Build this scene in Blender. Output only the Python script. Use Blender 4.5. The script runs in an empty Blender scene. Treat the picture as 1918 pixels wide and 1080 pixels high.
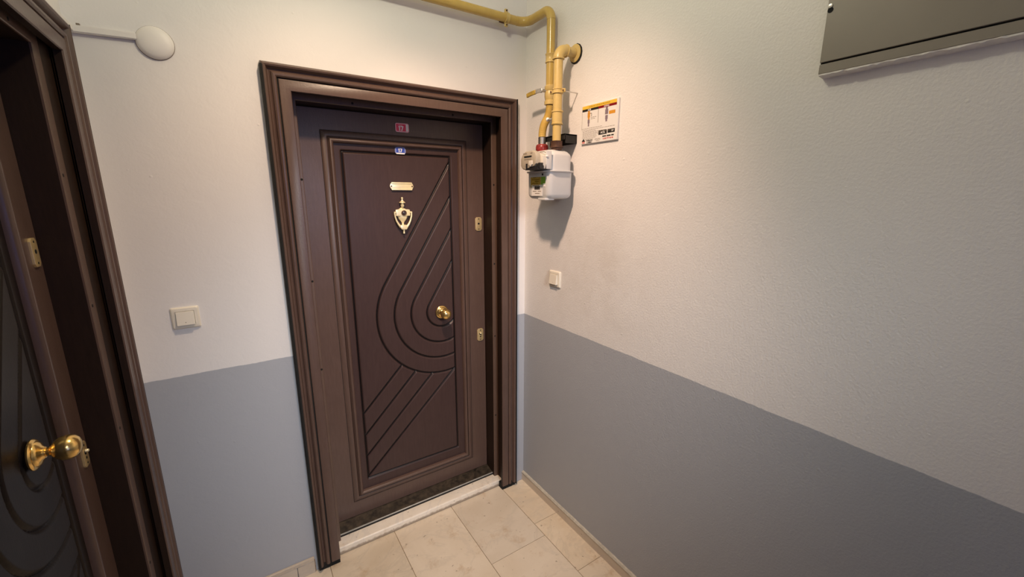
import bpy, bmesh, math, random
import numpy as np
from mathutils import Vector, Matrix

random.seed(7); np.random.seed(7)
S = bpy.context.scene
COL = S.collection
PI = math.pi

# ------------------------------------------------------------------ camera
def look(yaw, pitch, roll, loc):
    cy, sy, cp, sp = math.cos(yaw), math.sin(yaw), math.cos(pitch), math.sin(pitch)
    f = Vector((sy*cp, cy*cp, sp)); r = Vector((cy, -sy, 0)); u = r.cross(f)
    c, s = math.cos(roll), math.sin(roll)
    r2 = c*r + s*u; u2 = -s*r + c*u
    m = Matrix((r2, u2, -f)).transposed().to_4x4(); m.translation = loc
    return m
cam = bpy.data.cameras.new('camera'); camo = bpy.data.objects.new('camera', cam); COL.objects.link(camo)
cam.sensor_width = 36.0; cam.lens = 36.0*777.632/1918.0; cam.clip_start = 0.02
camo.matrix_world = look(math.radians(33.29687), math.radians(-12.45584), math.radians(0.0415), Vector((-1.24834, -1.77800, 1.63814)))
S.camera = camo

# ------------------------------------------------------------------ world, lights, exposure
W = bpy.data.worlds.new('world'); S.world = W; W.use_nodes = True
W.node_tree.nodes['Background'].inputs[0].default_value = (0.55, 0.62, 0.75, 1)
W.node_tree.nodes['Background'].inputs[1].default_value = 0.05
def light(name, kind, loc, energy, col, size=0.05, rot=(0, 0, 0), size_y=None):
    l = bpy.data.lights.new(name, kind); l.energy = energy; l.color = col
    if kind == 'AREA':
        l.size = size
        if size_y: l.shape = 'RECTANGLE'; l.size_y = size_y
    else: l.shadow_soft_size = size
    o = bpy.data.objects.new(name, l); COL.objects.link(o); o.location = loc; o.rotation_euler = rot
    return o
LAMP = (-0.88, -0.82, 2.64)
light('ceiling_bulb', 'POINT', LAMP, 12.8, (1.0, 0.945, 0.70), 0.045)
def spot(name, loc, target, cone, energy, col, size):
    o = light(name, 'SPOT', loc, energy, col, size)
    o.data.spot_size = math.radians(cone); o.data.spot_blend = 1.0
    o.rotation_euler = (Vector(target)-Vector(loc)).to_track_quat('-Z', 'Y').to_euler()
    return o
# fill spots added at the lamp, towards the meter corner and the wall
spot('corner_fill_spot', LAMP, (0.0, -0.15, 0.90), 85, 73.5, (1.0, 0.645, 0.465), 0.045)
spot('wall_fill_spot', LAMP, (-0.90, 0.0, 1.20), 85, 42.3, (1.0, 0.67, 0.46), 0.045)
# added behind the camera: a fill spot and a blue area light for sheen
spot('back_fill_spot', (-0.83, -2.95, 2.15), (-0.52, 0.0, 0.65), 48, 205.0, (0.94, 0.97, 1.0), 0.22)
light('blue_back_fill', 'AREA', (-0.40, -4.15, 1.55), 7.0, (0.22, 0.34, 1.0), 0.8, (PI/2, 0, 0), 1.2)
S.view_settings.view_transform = 'Standard'; S.view_settings.look = 'None'
S.view_settings.gamma = 1.0; S.view_settings.use_curve_mapping = False
S.view_settings.exposure = 0.0

# ------------------------------------------------------------------ materials
def srgb(r, g, b):
    f = lambda c: (c/255/12.92) if c/255 <= 0.04045 else ((c/255+0.055)/1.055)**2.4
    return (f(r), f(g), f(b), 1)
class NT:
    def __init__(s, name):
        s.m = bpy.data.materials.new(name); s.m.use_nodes = True; s.t = s.m.node_tree
        s.b = s.t.nodes['Principled BSDF']
    def n(s, typ, **kw):
        nd = s.t.nodes.new(typ)
        for k, v in kw.items():
            if k in ('operation', 'blend_type', 'data_type', 'feature', 'distance', 'noise_dimensions', 'interpolation_type', 'clamp'):
                setattr(nd, k, v)
            elif k.startswith('i_'):
                nd.inputs[k[2:].replace('_', ' ')].default_value = v
        return nd
    def l(s, a, b): s.t.links.new(a, b)
    def coord(s, scale=None, kind='Object'):
        tc = s.n('ShaderNodeTexCoord')
        if scale is None: return tc.outputs[kind]
        mp = s.n('ShaderNodeMapping'); mp.inputs['Scale'].default_value = scale
        s.l(tc.outputs[kind], mp.inputs[0]); return mp.outputs[0]
    def world(s):
        return s.n('ShaderNodeNewGeometry').outputs['Position']
    def noise(s, vec, scale, detail=4, rough=0.55, dist=0.0):
        nd = s.n('ShaderNodeTexNoise'); nd.inputs['Scale'].default_value = scale
        nd.inputs['Detail'].default_value = detail; nd.inputs['Roughness'].default_value = rough
        nd.inputs['Distortion'].default_value = dist
        s.l(vec, nd.inputs['Vector']); return nd.outputs['Fac']
    def ramp(s, fac, stops):
        nd = s.n('ShaderNodeValToRGB'); e = nd.color_ramp.elements
        e[0].position, e[0].color = stops[0]; e[1].position, e[1].color = stops[-1]
        for p, c in stops[1:-1]:
            x = e.new(p); x.color = c
        s.l(fac, nd.inputs[0]); return nd.outputs[0]
    def mix(s, fac, a, b, mode='MIX'):
        nd = s.n('ShaderNodeMix', data_type='RGBA', blend_type=mode)
        for sock, v in ((nd.inputs[0], fac), (nd.inputs[6], a), (nd.inputs[7], b)):
            if hasattr(v, 'links') or hasattr(v, 'is_linked'): s.l(v, sock)
            else: sock.default_value = v
        return nd.outputs[2]
    def math(s, op, a, b=0.0, c=None):
        nd = s.n('ShaderNodeMath', operation=op)
        for i, v in enumerate((a, b) if c is None else (a, b, c)):
            if hasattr(v, 'is_linked'): s.l(v, nd.inputs[i])
            else: nd.inputs[i].default_value = v
        return nd.outputs[0]
    def bump(s, h, strength, dist=0.002, prev=None):
        nd = s.n('ShaderNodeBump'); nd.inputs['Strength'].default_value = strength; nd.inputs['Distance'].default_value = dist
        s.l(h, nd.inputs['Height'])
        if prev is not None: s.l(prev, nd.inputs['Normal'])
        s.l(nd.outputs[0], s.b.inputs['Normal']); return nd.outputs[0]
    def set(s, col=None, rough=None, metal=None, spec=None, coat=None):
        if col is not None:
            if hasattr(col, 'is_linked'): s.l(col, s.b.inputs['Base Color'])
            else: s.b.inputs['Base Color'].default_value = col
        if rough is not None:
            if hasattr(rough, 'is_linked'): s.l(rough, s.b.inputs['Roughness'])
            else: s.b.inputs['Roughness'].default_value = rough
        if metal is not None: s.b.inputs['Metallic'].default_value = metal
        if spec is not None: s.b.inputs['Specular IOR Level'].default_value = spec
        if coat is not None: s.b.inputs['Coat Weight'].default_value = coat
        return s.m

def plain(name, col, rough=0.5, metal=0.0, var=0.08, scale=30.0, bump=0.0, spec=0.5):
    """a colour with a little procedural variation and wear"""
    t = NT(name); v = t.coord()
    nz = t.noise(v, scale)
    dark = tuple(c*(1-var) for c in col[:3]) + (1,); lite = tuple(min(1, c*(1+var)) for c in col[:3]) + (1,)
    t.set(t.ramp(nz, [(0.3, dark), (0.7, lite)]), rough, metal, spec)
    if bump: t.bump(t.noise(v, scale*8), bump, 0.001)
    return t.m

def wall_paint(name, up, low, fine, lump, split=1.02, smudge=False):
    t = NT(name); v = t.world()
    sx = t.n('ShaderNodeSeparateXYZ'); t.l(v, sx.inputs[0])
    wob = t.noise(v, 9.0, 3)
    wob2 = t.noise(v, 70.0, 2)
    z = t.math('ADD', sx.outputs[2], t.math('MULTIPLY', t.math('SUBTRACT', wob, 0.5), 0.008))
    z = t.math('ADD', z, t.math('MULTIPLY', t.math('SUBTRACT', wob2, 0.5), 0.003))
    fac = t.n('ShaderNodeMapRange'); fac.inputs['From Min'].default_value = split-0.001; fac.inputs['From Max'].default_value = split+0.001
    t.l(z, fac.inputs[0])
    big = t.noise(v, 1.7, 5, 0.6)
    up1 = tuple(c*0.95 for c in up[:3]) + (1,); low1 = tuple(c*0.93 for c in low[:3]) + (1,)
    cu = t.mix(t.math('MULTIPLY', big, 0.9), up, up1)
    if smudge:   # greasy hand marks around the light switch
        d = t.n('ShaderNodeVectorMath'); d.operation = 'DISTANCE'; t.l(v, d.inputs[0]); d.inputs[1].default_value = (0, -0.50, 1.30)
        mr = t.n('ShaderNodeMapRange'); mr.inputs['From Min'].default_value = 0.05; mr.inputs['From Max'].default_value = 0.42
        mr.inputs['To Min'].default_value = 1.0; mr.inputs['To Max'].default_value = 0.0
        t.l(d.outputs['Value'], mr.inputs[0])
        sm = t.math('MULTIPLY', t.math('MULTIPLY', mr.outputs[0], t.ramp(t.noise(v, 6, 5, 0.65), [(0.35, (0, 0, 0, 1)), (0.7, (1, 1, 1, 1))])), 0.30)
        cu = t.mix(sm, cu, (0.42, 0.34, 0.25, 1))
    cl = t.mix(big, low, low1)
    t.set(t.mix(fac.outputs[0], cl, cu), 0.55, 0, 0.35)
    # plaster relief: fine orange peel, broad trowel marks, rare blobs
    n1 = t.bump(t.noise(v, 150.0, 3, 0.55), fine, 0.0022)
    n2 = t.bump(t.noise(v, 16.0, 4, 0.55, 0.6), lump, 0.006, n1)
    vo = t.n('ShaderNodeTexVoronoi'); vo.inputs['Scale'].default_value = 11.0; t.l(v, vo.inputs['Vector'])
    blob = t.ramp(vo.outputs['Distance'], [(0.0, (1, 1, 1, 1)), (0.055, (0, 0, 0, 1))])
    t.bump(blob, 0.5, 0.002, n2)
    return t.m
UPPER = (0.80, 0.775, 0.75, 1); LOWER = (0.42, 0.435, 0.465, 1)
M = {}
M['wall_back'] = wall_paint('wall_paint_smooth', UPPER, LOWER, 0.10, 0.16)
M['wall_right'] = wall_paint('wall_paint_rough', UPPER, LOWER, 0.60, 0.12, smudge=True)
M['ceiling'] = plain('ceiling_paint', (0.80, 0.78, 0.74, 1), 0.8, 0, 0.03, 6, 0.1)

def wood(name, a, b, rough, bump=0.25, spec=0.5):
    t = NT(name); v = t.world()
    mp = t.n('ShaderNodeMapping'); mp.inputs['Scale'].default_value = (40, 40, 5); t.l(v, mp.inputs[0])
    g = t.noise(mp.outputs[0], 3.0, 6, 0.6, 0.4)
    pt = t.noise(v, 5.0, 4, 0.6)
    col = t.mix(t.math('MULTIPLY', pt, 0.7), t.ramp(g, [(0.3, a), (0.7, b)]), tuple(c*0.78 for c in a[:3]) + (1,))
    t.set(col, t.math('ADD', rough-0.06, t.math('MULTIPLY', pt, 0.14)), 0, spec)
    n1 = t.bump(t.noise(v, 230.0, 2), bump, 0.0008)
    t.bump(g, 0.12, 0.0012, n1)
    return t.m
M['wood'] = wood('brown_door_paint', (0.100, 0.060, 0.046, 1), (0.128, 0.079, 0.062, 1), 0.31, 0.25, 0.45)
M['jamb'] = wood('dark_brown_jamb', (0.022, 0.012, 0.008, 1), (0.031, 0.017, 0.011, 1), 0.45, 0.25, 0.2)  # jamb faces and casing lip, darker than the casing
M['strip'] = wood('brown_stop_strip', (0.115, 0.070, 0.051, 1), (0.145, 0.090, 0.066, 1), 0.36)
M['panel'] = wood('brown_panel_paint', (0.054, 0.031, 0.028, 1), (0.070, 0.041, 0.037, 1), 0.33, 0.12, 0.28)
def groove_dark(m):
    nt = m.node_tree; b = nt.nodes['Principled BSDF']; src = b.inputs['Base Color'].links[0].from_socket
    at = nt.nodes.new('ShaderNodeAttribute'); at.attribute_name = 'groove_dark'
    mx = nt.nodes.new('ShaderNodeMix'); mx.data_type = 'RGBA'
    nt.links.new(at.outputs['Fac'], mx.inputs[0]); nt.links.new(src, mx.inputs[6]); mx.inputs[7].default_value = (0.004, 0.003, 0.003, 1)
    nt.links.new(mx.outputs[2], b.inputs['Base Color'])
groove_dark(M['panel'])
M['panel_shaded'] = wood('shaded_panel_copy', (0.013, 0.009, 0.007, 1), (0.020, 0.013, 0.010, 1), 0.36, 0.12, 0.2)  # darker copy of the panel colour, carrying the left door's shade
M['black'] = plain('matt_black', (0.006, 0.006, 0.005, 1), 0.9, 0, 0.3, 60, 0.5)
M['hole'] = plain('dark_hole', (0.003, 0.003, 0.003, 1), 0.9)
M['brass'] = plain('worn_polished_brass', (0.92, 0.62, 0.22, 1), 0.17, 0.92, 0.10, 110, 0.10)
M['brass_pale'] = plain('pale_brass', (0.97, 0.84, 0.52, 1), 0.30, 0.42, 0.05, 40)
M['brass_plate'] = plain('satin_brass', (0.66, 0.49, 0.24, 1), 0.35, 0.5, 0.08, 60)
M['steel'] = plain('worn_steel', (0.55, 0.53, 0.50, 1), 0.35, 1.0, 0.1, 50)
M['dark_metal'] = plain('dirty_dark_threshold', (0.034, 0.025, 0.016, 1), 0.5, 0.0, 0.85, 38, 0.8)
M['alu'] = plain('grey_edge_strip', (0.42, 0.41, 0.37, 1), 0.45, 0.3, 0.15, 40)
M['black_rubber'] = plain('black_rubber', (0.008, 0.008, 0.008, 1), 0.7)
M['yellow'] = plain('yellow_pipe_enamel', (0.54, 0.37, 0.095, 1), 0.20, 0, 0.06, 18, 0.05)
M['yellow_pale'] = plain('pale_yellow_fitting', (0.60, 0.44, 0.155, 1), 0.34, 0, 0.06, 30, 0.08)
M['red'] = plain('red_union_plastic', (0.21, 0.026, 0.024, 1), 0.25, 0, 0.5, 60)
M['rust'] = plain('brown_union_nut', (0.10, 0.05, 0.03, 1), 0.5, 0.4, 0.3, 60, 0.3)
M['meter'] = plain('white_meter_enamel', (0.61, 0.61, 0.60, 1), 0.32, 0, 0.03, 12)
M['counter'] = plain('beige_counter_plastic', (0.40, 0.355, 0.28, 1), 0.45, 0, 0.08, 50)
M['counter_side'] = plain('cream_counter_housing', (0.62, 0.59, 0.52, 1), 0.4, 0, 0.03, 30)
M['black_plastic'] = plain('black_plastic', (0.015, 0.015, 0.016, 1), 0.4, 0, 0.2, 40)
M['grey_bracket'] = plain('black_painted_bracket', (0.018, 0.018, 0.016, 1), 0.5, 0.2, 0.2, 40, 0.2)
M['white_plastic'] = plain('white_switch_plastic', (0.76, 0.71, 0.60, 1), 0.35, 0, 0.02, 20)
M['white_dome'] = plain('white_painted_cover', (0.78, 0.75, 0.71, 1), 0.45, 0, 0.02, 20)
M['cabinet'] = plain('grey_cabinet_enamel', (0.235, 0.208, 0.168, 1), 0.42, 0, 0.06, 5, 0.08)
M['plaster'] = plain('white_plaster_edge', (0.78, 0.75, 0.70, 1), 0.8, 0, 0.08, 60, 0.6)
M['paper'] = plain('sign_white_plastic', (0.75, 0.73, 0.70, 1), 0.4, 0, 0.02, 40)
M['ink'] = plain('print_black', (0.02, 0.018, 0.016, 1), 0.75, 0, 0.06, 40, 0, 0.15)
M['ink_grey'] = plain('print_grey_text', (0.22, 0.18, 0.14, 1), 0.75, 0, 0.06, 40, 0, 0.15)
M['ink_red'] = plain('print_dark_red', (0.20, 0.008, 0.012, 1), 0.75, 0, 0.06, 40, 0, 0.15)
M['ink_red2'] = plain('print_red', (0.60, 0.06, 0.04, 1), 0.75, 0, 0.06, 40, 0, 0.15)
M['ink_yellow'] = plain('print_yellow', (0.78, 0.50, 0.06, 1), 0.75, 0, 0.06, 40, 0, 0.15)
M['ink_orange'] = plain('print_orange', (0.60, 0.27, 0.03, 1), 0.75, 0, 0.06, 40, 0, 0.15)
M['ink_olive'] = plain('print_olive', (0.22, 0.14, 0.02, 1), 0.75, 0, 0.06, 40, 0, 0.15)
M['ink_purple'] = plain('print_grey_purple', (0.22, 0.17, 0.20, 1), 0.75, 0, 0.06, 40, 0, 0.15)
M['ink_green'] = plain('print_green', (0.22, 0.42, 0.05, 1), 0.75, 0, 0.06, 40, 0, 0.15)
M['label_yellow'] = plain('label_yellow', (0.45, 0.30, 0.04, 1), 0.5, 0, 0.3, 90)
M['plate_red'] = plain('number_plate_red', (0.72, 0.035, 0.10, 1), 0.35)
M['plate_pink'] = plain('number_plate_pink_edge', (0.85, 0.42, 0.48, 1), 0.35)
M['plate_blue'] = plain('number_plate_blue', (0.045, 0.09, 0.46, 1), 0.3)
M['plate_blue2'] = plain('number_plate_pale_blue', (0.24, 0.29, 0.60, 1), 0.3)
M['white'] = plain('print_white', (0.86, 0.84, 0.82, 1), 0.4)
M['grip'] = plain('yellow_lever_sleeve', (0.42, 0.28, 0.035, 1), 0.45, 0, 0.35, 70)
M['glass'] = plain('dark_lens', (0.05, 0.04, 0.05, 1), 0.06)
M['grout'] = plain('dark_grout', (0.26, 0.185, 0.11, 1), 0.9, 0, 0.3, 80, 0.4)

def marble(name, a, b, c, stain, dirt=None):
    t = NT(name); v = t.world()
    oi = t.n('ShaderNodeObjectInfo')
    off = t.n('ShaderNodeVectorMath'); off.operation = 'ADD'; t.l(v, off.inputs[0])
    cb = t.n('ShaderNodeCombineXYZ'); r10 = t.math('MULTIPLY', oi.outputs['Random'], 17.0)
    for i in range(3): t.l(r10, cb.inputs[i])
    t.l(cb.outputs[0], off.inputs[1]); q = off.outputs[0]
    base = t.ramp(t.noise(q, 3.2, 6, 0.6, 1.2), [(0.32, a), (0.72, b)])
    vein = t.ramp(t.noise(q, 2.4, 8, 0.62, 2.2), [(0.47, (0, 0, 0, 1)), (0.50, (1, 1, 1, 1)), (0.535, (0, 0, 0, 1))])
    cloud = t.ramp(t.noise(q, 5.0, 5, 0.65, 0.8), [(0.54, (0, 0, 0, 1)), (0.80, (1, 1, 1, 1))])
    col = t.mix(t.math('MULTIPLY', vein, 0.35), base, c)
    col = t.mix(t.math('MULTIPLY', cloud, 0.40), col, c)
    rnd = t.math('MULTIPLY', t.math('SUBTRACT', oi.outputs['Random'], 0.5), 0.20)
    r2 = t.math('FRACT', t.math('MULTIPLY', oi.outputs['Random'], 7.13))
    col = t.mix(t.math('MULTIPLY', r2, 0.32), col, (0.66, 0.62, 0.56, 1))
    hs = t.n('ShaderNodeHueSaturation'); t.l(col, hs.inputs['Color']); t.l(t.math('ADD', 1.0, rnd), hs.inputs['Value']); col = hs.outputs[0]
    st = t.ramp(t.noise(v, 9.0, 6, 0.7), [(0.56, (0, 0, 0, 1)), (0.74, (1, 1, 1, 1))])
    col = t.mix(t.math('MULTIPLY', st, stain), col, (0.42, 0.24, 0.09, 1))
    sp = t.ramp(t.noise(v, 42.0, 2, 0.5), [(0.69, (0, 0, 0, 1)), (0.75, (1, 1, 1, 1))])
    col = t.mix(t.math('MULTIPLY', sp, 0.55), col, (0.14, 0.09, 0.05, 1))
    if dirt:     # old grime along the foot of the stone
        sx = t.n('ShaderNodeSeparateXYZ'); t.l(v, sx.inputs[0])
        zz = t.math('ADD', sx.outputs[2], t.math('MULTIPLY', t.math('SUBTRACT', t.noise(v, 55, 4, 0.7), 0.5), 0.022))
        mr = t.n('ShaderNodeMapRange'); mr.inputs['From Min'].default_value = dirt*0.55; mr.inputs['From Max'].default_value = dirt; mr.inputs['To Min'].default_value = 0.75; mr.inputs['To Max'].default_value = 0.0
        t.l(zz, mr.inputs[0]); col = t.mix(mr.outputs[0], col, (0.24, 0.17, 0.11, 1))
    t.set(col, 0.34, 0, 0.45)
    t.bump(t.noise(v, 40, 3), 0.08, 0.001)
    return t.m
M['marble'] = marble('floor_marble', (0.65, 0.53, 0.37, 1), (0.77, 0.66, 0.50, 1), (0.52, 0.44, 0.33, 1), 0.60)
M['marble_sill'] = marble('sill_marble', (0.76, 0.68, 0.55, 1), (0.86, 0.79, 0.68, 1), (0.58, 0.55, 0.52, 1), 0.40, 0.021)
M['skirting'] = marble('skirting_marble', (0.50, 0.41, 0.31, 1), (0.60, 0.51, 0.40, 1), (0.42, 0.38, 0.34, 1), 0.15)
M['skirting_top'] = plain('skirting_paint_edge', (0.50, 0.46, 0.37, 1), 0.6, 0, 0.15, 60, 0.3)

# ------------------------------------------------------------------ object helpers
def put(name, me, mat=None, parent=None, loc=None, rot=None):
    o = bpy.data.objects.new(name, me); COL.objects.link(o)
    if mat is not None and not me.materials:
        for m in (mat if isinstance(mat, (list, tuple)) else [mat]): me.materials.append(m)
    if parent is not None: o.parent = parent
    if loc is not None: o.location = loc
    if rot is not None: o.rotation_euler = rot
    return o
def thing(name, label, cat, loc=(0, 0, 0), rot=(0, 0, 0), group=None, kind=None):
    o = bpy.data.objects.new(name, None); COL.objects.link(o); o.empty_display_size = 0.05
    o.location = loc; o.rotation_euler = rot; tag(o, label, cat, group, kind); return o
def tag(o, label=None, cat=None, group=None, kind=None):
    if label: o['label'] = label
    if cat: o['category'] = cat
    if group: o['group'] = group
    if kind: o['kind'] = kind
    return o
def bm_mesh(bm, name, smooth=False, angle=0.6):
    bmesh.ops.recalc_face_normals(bm, faces=bm.faces)
    me = bpy.data.meshes.new(name); bm.to_mesh(me); bm.free()
    if smooth:
        for p in me.polygons: p.use_smooth = True
        try: me.set_sharp_from_angle(angle=angle)
        except Exception: pass
    return me
def add_box(bm, lo, hi, mi=0):
    vs = [bm.verts.new((x, y, z)) for x in (lo[0], hi[0]) for y in (lo[1], hi[1]) for z in (lo[2], hi[2])]
    for f in ((0, 1, 3, 2), (4, 6, 7, 5), (0, 4, 5, 1), (2, 3, 7, 6), (0, 2, 6, 4), (1, 5, 7, 3)):
        bm.faces.new([vs[i] for i in f]).material_index = mi
    return vs
def box(name, lo, hi, mat, parent=None, bev=0.0, seg=2):
    bm = bmesh.new(); add_box(bm, lo, hi)
    if bev: bmesh.ops.bevel(bm, geom=list(bm.edges), offset=bev, segments=seg, affect='EDGES', profile=0.6)
    return put(name, bm_mesh(bm, name, bool(bev), 0.7), mat, parent)
def boxes(name, lst, mat, parent=None):
    bm = bmesh.new()
    for lo, hi in lst: add_box(bm, lo, hi)
    return put(name, bm_mesh(bm, name), mat, parent)
def frame_of(d):
    d = Vector(d).normalized(); a = Vector((0, 0, 1)) if abs(d.z) < 0.9 else Vector((1, 0, 0))
    u = d.cross(a).normalized(); return u, d.cross(u).normalized()
def add_tube(bm, pts, rad, seg=20, cap=True):
    pts = [Vector(p) for p in pts]; n = len(pts)
    rads = rad if isinstance(rad, (list, tuple)) else [rad]*n
    rings = []; u = None
    for i, p in enumerate(pts):
        t = (pts[min(i+1, n-1)] - pts[max(i-1, 0)]).normalized()
        if u is None: u, _ = frame_of(t)
        else: u = (u - t*u.dot(t)).normalized()
        w = t.cross(u)
        rings.append([bm.verts.new(p + (u*math.cos(2*PI*k/seg) + w*math.sin(2*PI*k/seg))*rads[i]) for k in range(seg)])
    for a, b in zip(rings, rings[1:]):
        for k in range(seg): bm.faces.new((a[k], a[(k+1) % seg], b[(k+1) % seg], b[k]))
    if cap: bm.faces.new(rings[0]); bm.faces.new(rings[-1])
def tube(name, pts, rad, mat, parent=None, seg=20):
    bm = bmesh.new(); add_tube(bm, pts, rad, seg)
    return put(name, bm_mesh(bm, name, True, 0.75), mat, parent)
def lathe(name, prof, at, axis, mat, parent=None, seg=28):
    """prof: (radius, height along axis)"""
    bm = bmesh.new(); a = Vector(axis).normalized(); u, w = frame_of(a); at = Vector(at); rings = []
    for r, h in prof:
        rings.append([bm.verts.new(at + a*h + (u*math.cos(2*PI*k/seg) + w*math.sin(2*PI*k/seg))*max(r, 1e-5)) for k in range(seg)])
    for p, q in zip(rings, rings[1:]):
        for k in range(seg): bm.faces.new((p[k], p[(k+1) % seg], q[(k+1) % seg], q[k]))
    bm.faces.new(rings[0]); bm.faces.new(rings[-1])
    bmesh.ops.remove_doubles(bm, verts=bm.verts, dist=1e-6)
    return put(name, bm_mesh(bm, name, True, 0.8), mat, parent)
def prism(name, poly, mp, t, mat, parent=None, bev=0.0, hole=None):
    """poly in plane coords (a, b); mp(a, b, h) -> point; thickness t"""
    bm = bmesh.new(); n = len(poly)
    A = [bm.verts.new(mp(a, b, 0)) for a, b in poly]; B = [bm.verts.new(mp(a, b, t)) for a, b in poly]
    bm.faces.new(A); top = bm.faces.new(B)
    for i in range(n): bm.faces.new((A[i], A[(i+1) % n], B[(i+1) % n], B[i]))
    if bev: bmesh.ops.bevel(bm, geom=list(top.edges), offset=bev, segments=2, affect='EDGES', profile=0.6)
    return put(name, bm_mesh(bm, name, bool(bev), 0.6), mat, parent)
def rrect(x0, x1, z0, z1, r, n=5):
    P = []
    for cx, cz, a in ((x1-r, z1-r, 0), (x0+r, z1-r, 90), (x0+r, z0+r, 180), (x1-r, z0+r, 270)):
        for i in range(n+1):
            t = math.radians(a + 90*i/n); P.append((cx + r*math.cos(t), cz + r*math.sin(t)))
    return P
def arc(c, r, a0, a1, n, f):
    return [f(c[0]+r*math.cos(math.radians(a0+(a1-a0)*i/n)), c[1]+r*math.sin(math.radians(a0+(a1-a0)*i/n))) for i in range(n+1)]
def sweep(name, x0, x1, z0, z1, prof, closed, mat, parent=None, smooth=True):
    """mitred moulding round a rectangle in the x-z plane; prof = (outward offset u, y)"""
    bm = bmesh.new(); rings = []
    for u, y in prof:
        c = [(x0-u, z0-(u if closed else 0)), (x0-u, z1+u), (x1+u, z1+u), (x1+u, z0-(u if closed else 0))]
        rings.append([bm.verts.new((a, y, b)) for a, b in c])
    m = 4 if closed else 3
    for a, b in zip(rings, rings[1:]):
        for k in range(m): bm.faces.new((a[k], a[(k+1) % 4], b[(k+1) % 4], b[k]))
    return put(name, bm_mesh(bm, name, smooth, 0.5), mat, parent)
def text(name, s, size, loc, rot, mat, parent=None, bold=0.0, align='CENTER', sx=1.0, depth=0.0003):
    c = bpy.data.curves.new(name, 'FONT'); c.body = s; c.size = size; c.align_x = align; c.align_y = 'CENTER'
    c.offset = bold; c.extrude = depth; c.resolution_u = 3
    o = bpy.data.objects.new(name, c); COL.objects.link(o)
    dg = bpy.context.evaluated_depsgraph_get(); dg.update()
    me = bpy.data.meshes.new_from_object(o.evaluated_get(dg)); bpy.data.objects.remove(o); bpy.data.curves.remove(c)
    if sx != 1.0:
        for v in me.vertices: v.co.x *= sx
    me.materials.clear()
    return put(name, me, mat, parent, loc, rot)
ROT_BACK = (PI/2, 0, 0)            # reads from the corridor on a face looking to -y
ROT_RIGHT = (PI/2, 0, -PI/2)       # on a face looking to -x
MB = lambda y: (lambda a, b, h: (a, y-h, b))             # plane facing -y
MR = lambda x: (lambda a, b, h: (x-h, -a, b))            # plane facing -x, a = -y

# ------------------------------------------------------------------ the room shell
LX = -1.590; YF = -4.2; CH = 2.95; WT = 0.25
def shell(name, lst, mat, label):
    return tag(boxes(name, lst, mat), label, None, None, 'structure')
shell('wall_back', [((LX-WT, 0, -0.1), (-1.045, WT, CH)), ((-0.122, 0, -0.1), (WT, WT, CH)), ((-1.045, 0, 2.025), (-0.122, WT, CH))],
      M['wall_back'], 'white wall over a grey painted dado with the brown entrance door in it')
shell('wall_right', [((0, YF, -0.1), (WT, 0, CH))], M['wall_right'], 'rough plastered white wall over a wide grey dado on the right')
D2Y = -0.612
shell('wall_left', [((LX-WT, D2Y+0.472, -0.1), (LX, 0, CH)), ((LX-WT, YF, -0.1), (LX, D2Y-0.451, CH)), ((LX-WT, D2Y-0.451, 2.025), (LX, D2Y+0.472, CH))],
      M['wall_back'], 'wall on the left holding the second brown door')
shell('wall_front', [((LX-WT, YF-WT, -0.1), (WT, YF, CH))], M['wall_back'], 'wall at the far end behind the viewpoint')
shell('ceiling', [((LX-WT, YF-WT, CH), (WT, WT, CH+0.1))], M['ceiling'], 'plain white ceiling')
fl = shell('floor', [((LX-WT, YF-WT, -0.12), (WT, WT, -0.0013))], M['grout'], 'floor of beige marble tiles with dark joints')
def tile(x0, x1, y0, y1):
    g = 0.0012
    bm = bmesh.new(); add_box(bm, (x0+g, y0+g, -0.02), (x1-g, y1-g, 0.0))
    top = [f for f in bm.faces if f.normal.z > 0.9 or all(abs(v.co.z) < 1e-6 for v in f.verts)]
    ed = set(e for f in top for e in f.edges)
    bmesh.ops.bevel(bm, geom=list(ed), offset=0.0005, segments=1, affect='EDGES')
    o = put('tile', bm_mesh(bm, 'tile'), M['marble'], fl)
for x0, x1, joints, step in ((-1.59, -1.387, [-0.31], 0.62), (-1.387, -1.076, [-0.36], 0.62), (-1.076, -0.769, [-0.62], 0.62),
                             (-0.769, -0.458, [-0.56], 0.62), (-0.458, -0.152, [-0.407], 0.61), (-0.152, -0.0, [-0.320], 0.328)):
    y = 0.05 if x0 > -1.38 and x1 < -0.1 else 0.0
    k = joints[0]
    while y > YF+0.01:
        nx = max(k, YF)
        tile(x0, x1, nx, y); y = nx; k = nx-step

# skirting
sk = boxes('baseboard_right', [((-0.010, YF, 0.0), (0, 0, 0.048))], M['skirting']); tag(sk, 'low marble skirting along the grey right wall', None, None, 'structure')
def lip(name, y0, y1, parent, n=60):
    bm = bmesh.new(); prev = None
    for i in range(n+1):
        y = y0 + (y1-y0)*i/n; dx = random.uniform(-0.0012, 0.0012); dz = random.uniform(-0.0012, 0.0015)
        ring = [bm.verts.new(q) for q in ((0, y, 0.047), (-0.0125, y, 0.047), (-0.0125, y, 0.050), (-0.007+dx, y, 0.056+dz), (0, y, 0.058+dz))]
        if prev:
            for k in range(5): bm.faces.new((prev[k], prev[(k+1) % 5], ring[(k+1) % 5], ring[k]))
        else: bm.faces.new(ring)
        prev = ring
    bm.faces.new(prev)
    return put(name, bm_mesh(bm, name), M['skirting_top'], parent)
lip('painted_lip', -0.001, -1.2, sk)
sb = boxes('baseboard_back', [((-1.135, -0.006, 0.001), (-1.132, 0, 0.060))], M['grout']); tag(sb, 'marble skirting slabs left of the brown entrance door', None, None, 'structure')
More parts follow.
